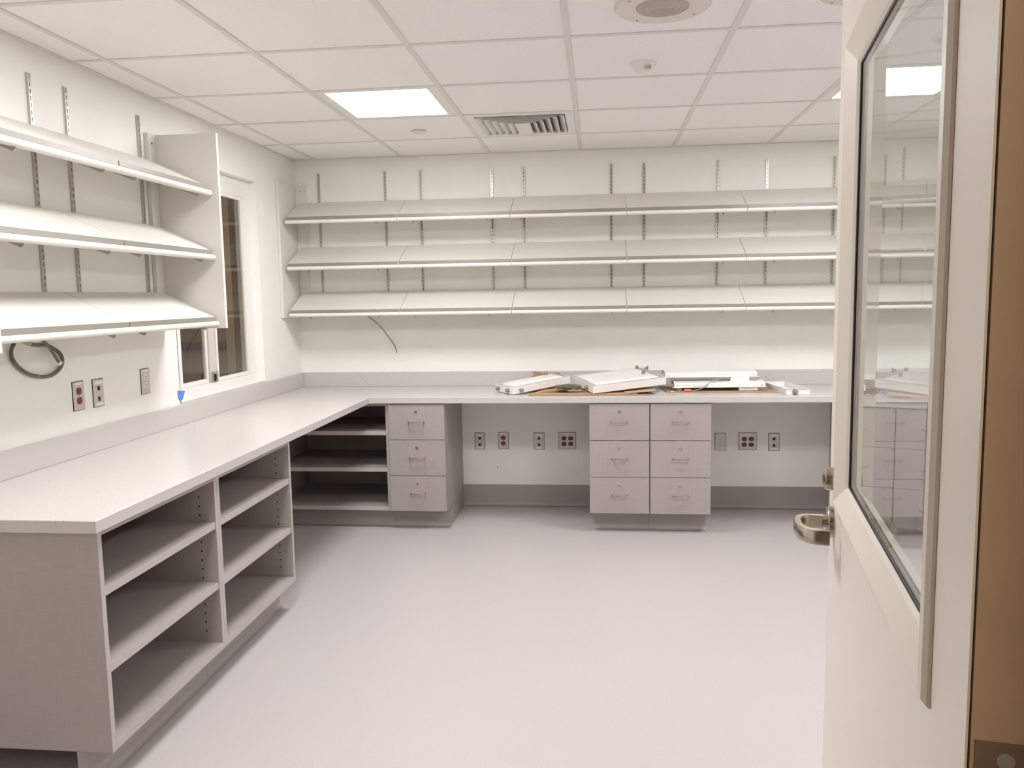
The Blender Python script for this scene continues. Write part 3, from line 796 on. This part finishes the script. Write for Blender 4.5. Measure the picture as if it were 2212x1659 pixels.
d1 = obj('driver', B(0.400, 0.512, -0.002, 0.045, -0.0205, -0.0012), 'label', t1, local=True, bevel=0.001)
obj('print', B(0.432, 0.49, -0.0026, -0.0021, -0.0125, -0.010), 'wire', d1, local=True)
for x in (0.03, 0.51): obj('foot', B(x, x + 0.02, 0.02, 0.18, -0.0208, 0.0), 'white_metal', t1, local=True)
t2 = gear_tray((0.425, 5.170, CT + 0.0850), 0, 0.57, 0.23, 'upper white gear tray stacked on the lower one', rot=(0, R_(-0.3), R_(1.2)))
d2 = obj('driver', B(0.405, 0.522, -0.012, 0.03, -0.0262, -0.0015), 'label', t2, local=True, bevel=0.001)
obj('print', B(0.43, 0.51, -0.0126, -0.0121, -0.012, -0.009), 'grid', d2, local=True)
for x in (0.03, 0.525): obj('foot', B(x, x + 0.02, 0.06, 0.16, -0.0240, 0.0), 'white_metal', t2, local=True)
pth = smoothpath([(0.405, -0.004, -0.012), (0.37, -0.012, -0.006), (0.31, -0.03, -0.008), (0.26, -0.065, -0.035), (0.22, -0.09, -0.060), (0.17, -0.10, -0.072), (0.145, -0.10, -0.073)], 8)
w1 = obj('wire', G().tube(pth, 0.0026, 6), 'wire', t2, local=True, smooth=True)
pth = smoothpath([(0.405, -0.004, -0.016), (0.36, -0.014, -0.010), (0.30, -0.04, -0.022), (0.24, -0.07, -0.052), (0.20, -0.07, -0.056), (0.15, -0.06, -0.050), (0.12, -0.05, -0.043)], 8)
obj('wire', G().tube(pth, 0.0022, 6), 'wire', t2, local=True, smooth=True)
obj('wire_connector', G().tube([(0.150, -0.10, -0.073), (0.145, -0.10, -0.073), (0.110, -0.101, -0.0725), (0.104, -0.101, -0.0725)], 0.0085, 10, rf=lambda i: (0.6, 1, 1, 0.6)[i]), 'orange', t2, local=True, smooth=True)
pth = smoothpath([(0.522, 0.0, -0.014), (0.545, -0.012, -0.004), (0.565, -0.014, -0.016), (0.55, -0.008, -0.024), (0.575, -0.002, -0.012), (0.585, 0.02, -0.020)], 8)
obj('wire', G().tube(pth, 0.0022, 6), 'wire', t2, local=True, smooth=True)
# end bracket tray on the right
t3 = empty('light_fixture_tray', (1.122, 4.945, CT + 0.0008), 'narrow open white tray with a cable connector at the right end of the clutter', 'light fixture', rot=(0, 0, R_(8)))
a, b, hh = 0.145, 0.42, 0.034
g = G().box(0, a, 0, 0.0015, 0, hh).box(0, a, b - 0.0015, b, 0, hh).box(0, 0.0015, 0.0015, b - 0.0015, 0, hh).box(a - 0.0015, a, 0.0015, b - 0.0015, 0, hh)
obj('side_walls', g, 'white_metal', t3, local=True)
obj('base_plate', B(0.0016, a - 0.0016, 0.0016, b - 0.0016, 0.0002, 0.002), 'white_metal', t3, local=True)
obj('end_flange', B(-0.002, a + 0.010, -0.004, -0.0002, hh - 0.0015, hh), 'white_metal', t3, local=True)
obj('cable_connector', G().lathe([(0.009, -0.030), (0.012, -0.027), (0.012, -0.012), (0.016, -0.011), (0.016, -0.0002)], (0.052, 0, 0.017), 16, axis='y'), 'connector', t3, local=True, smooth=True)
obj('printed_label', B(a - 0.0022, a - 0.0016, 0.05, 0.16, 0.008, 0.026), 'grid', t3, local=True)
tag(obj('paper_scrap', B(0.452, 0.470, 5.075, 5.082, CT + 0.0062, CT + 0.0092), 'label'), 'tiny white scrap on the left end of the flat cardboard', 'scrap')

# ---------------------------------------------------------------- door
TH = math.radians(9.5)
HX, HY = 0.2710, 0.6007
DW, DT, DZ0, DZ1 = 0.914, 0.0445, 0.010, 2.135
door = empty('door_1', (HX, HY, 0), 'cream painted door with a tall glass lite, standing open at the right', 'door', kind='structure', rz=math.pi / 2 - TH)
LS0, LS1, LZ0, LZ1 = 0.108, 0.800, 1.098, 1.862      # outer size of lite frame
fw = 0.046
hs0, hs1, hz0, hz1 = LS0 + 0.02, LS1 - 0.02, LZ0 + 0.02, LZ1 - 0.02
g = G()
for y0, y1 in ((-0.0018, 0.0), (-DT, -DT + 0.0018)):
    g.box(0, hs0, y0, y1, DZ0, DZ1).box(hs1, DW, y0, y1, DZ0, DZ1).box(hs0, hs1, y0, y1, DZ0, hz0).box(hs0, hs1, y0, y1, hz1, DZ1)
obj('face_sheets', g, 'door', door, local=True)
g = G()
y0, y1 = -DT + 0.0019, -0.0019
e = 0.0012
g.box(e + 0.003, hs0, y0, y1, DZ0, DZ1).box(hs1, DW - e, y0, y1, DZ0, DZ1).box(hs0, hs1, y0, y1, DZ0, hz0).box(hs0, hs1, y0, y1, hz1, DZ1)
obj('core', g, 'gasket', door, local=True)
obj('hinge_edge', B(-0.0006, 0.0041, -DT + 0.0032, -0.0034, DZ0, DZ1), 'dooredge', door, local=True)
obj('latch_edge', B(DW - 0.0011, DW + 0.0004, -DT + 0.0032, -0.0034, DZ0, DZ1), 'door', door, local=True)
def lite_ring(prof):
    """mitred frame: prof = list of (inset, offset from face)"""
    v = []; f = []
    for d, o in prof:
        v += [(LS0 + d, o, LZ0 + d), (LS1 - d, o, LZ0 + d), (LS1 - d, o, LZ1 - d), (LS0 + d, o, LZ1 - d)]
    for k in range(len(prof) - 1):
        for i in range(4): f.append((k * 4 + i, k * 4 + (i + 1) % 4, (k + 1) * 4 + (i + 1) % 4, (k + 1) * 4 + i))
    return G().add(v, f)
GF, GB = -0.0130, -0.0210      # glass faces
for sgn, off, gl in ((1, 0.0, GF), (-1, -DT, GB)):
    dep = (off - gl) * sgn      # depth of glass behind this face
    prof = [(0.0, 0.0003), (0.0015, 0.0032), (0.006, 0.0072), (0.014, 0.0085), (0.042, -dep + 0.0065), (0.046, -dep + 0.0022), (0.046, -dep + 0.0004), (0.0205, -dep + 0.0004), (0.0205, 0.0003), (0.0, 0.0003)]
    obj('lite_frame', lite_ring([(d, off + sgn * o) for d, o in prof]), 'door', door, local=True)
    gp = [(0.0462, -dep + 0.0019), (0.0492, -dep + 0.0014), (0.0492, -dep + 0.0002), (0.0462, -dep + 0.0002), (0.0462, -dep + 0.0019)]
    obj('gasket', lite_ring([(d, off + sgn * o) for d, o in gp]), 'gasket', door, local=True)
obj('glass_pane', B(LS0 + 0.040, LS1 - 0.040, GB, GF, LZ0 + 0.040, LZ1 - 0.040), 'glass', door, local=True)
# hinge leaf and screws on the edge
for zc in (0.27, 1.075, 1.88):
    h = obj('hinge_leaf', B(-0.0018, -0.0007, -DT + 0.0036, -0.0062, zc - 0.057, zc + 0.057), 'hinge', door, local=True)
    for y_, z_ in ((-0.0268, zc + 0.043), (-0.0150, zc + 0.015), (-0.0268, zc - 0.015), (-0.0150, zc - 0.043)):
        s_ = obj('screw', G().lathe([(0.0012, -0.0030), (0.0062, -0.0024), (0.0064, -0.0019)], (0, y_, z_), 16, axis='x'), 'bracket', h, local=True, smooth=True)
    obj('hinge_knuckle', G().tube([(-0.0025, -DT - 0.006, zc - 0.057), (-0.0025, -DT - 0.006, zc), (-0.0025, -DT - 0.006, zc + 0.057)], 0.0062, 12), 'hinge', door, local=True, smooth=True)
# lever lockset
LSs, LZz = 0.848, 1.060
lv = obj('lever_handle', G().lathe([(0.0275, 0.0002), (0.0275, 0.0075), (0.0255, 0.0105), (0.0125, 0.0110), (0.0115, 0.018)], (LSs, 0, LZz), 32, axis='y'), 'nickel', door, local=True, smooth=True)
def sweep_bar(path, hz, hy):
    v = []; f = []; n = len(path)
    for i, (s, y, z, k) in enumerate(path):
        a = path[max(i - 1, 0)]; b = path[min(i + 1, n - 1)]
        dx, dy = b[0] - a[0], b[1] - a[1]; l = math.hypot(dx, dy); nx, ny = -dy / l, dx / l
        hzz, hyy = hz * k, hy
        for px, pz in ((-1, -0.7), (-0.7, -1), (0.7, -1), (1, -0.7), (1, 0.7), (0.7, 1), (-0.7, 1), (-1, 0.7)):
            v.append((s + nx * hyy * px, y + ny * hyy * px, z + hzz * pz))
    for i in range(n - 1):
        for k in range(8): f.append((i * 8 + k, i * 8 + (k + 1) % 8, (i + 1) * 8 + (k + 1) % 8, (i + 1) * 8 + k))
    f.append(tuple(range(7, -1, -1))); f.append(tuple((n - 1) * 8 + k for k in range(8)))
    return G().add(v, f)
path = [(LSs, 0.016, LZz, 1.0), (LSs, 0.040, LZz, 1.0), (LSs - 0.002, 0.050, LZz, 1.0), (LSs - 0.012, 0.058, LZz, 1.0), (LSs - 0.030, 0.062, LZz, 1.0), (LSs - 0.055, 0.062, LZz, 1.05), (LSs - 0.076, 0.058, LZz, 1.05), (LSs - 0.091, 0.049, LZz, 1.05), (LSs - 0.099, 0.036, LZz, 1.05), (LSs - 0.101, 0.016, LZz, 1.05)]
obj('lever', sweep_bar(path, 0.0115, 0.0066), 'nickel', lv, local=True, smooth=True)
cyl = obj('lock_cylinder', G().lathe([(0.0205, 0.0002), (0.0205, 0.006), (0.0185, 0.0150), (0.0165, 0.0165), (0.0125, 0.0160), (0.0120, 0.0185)], (LSs, 0, 1.137), 28, axis='y'), 'nickel', door, local=True, smooth=True)
obj('keyway', B(LSs - 0.0012, LSs + 0.0012, 0.0186, 0.0192, 1.130, 1.144), 'black', cyl, local=True)
# door frame around the opening
g = G().box(DO0, DO0 + 0.02, YF0 - 0.012, YF1 + 0.003, 0, DOZ).box(DO1 - 0.0005, DO1 + 0.02, YF0 - 0.012, YF1 + 0.003, 0, DOZ + 0.02).box(DO0, DO1, YF0 - 0.012, YF1 + 0.003, DOZ - 0.001, DOZ + 0.02)
tag(obj('trim_1', g, 'frame'), 'painted metal frame of the doorway', 'door frame', kind='structure')
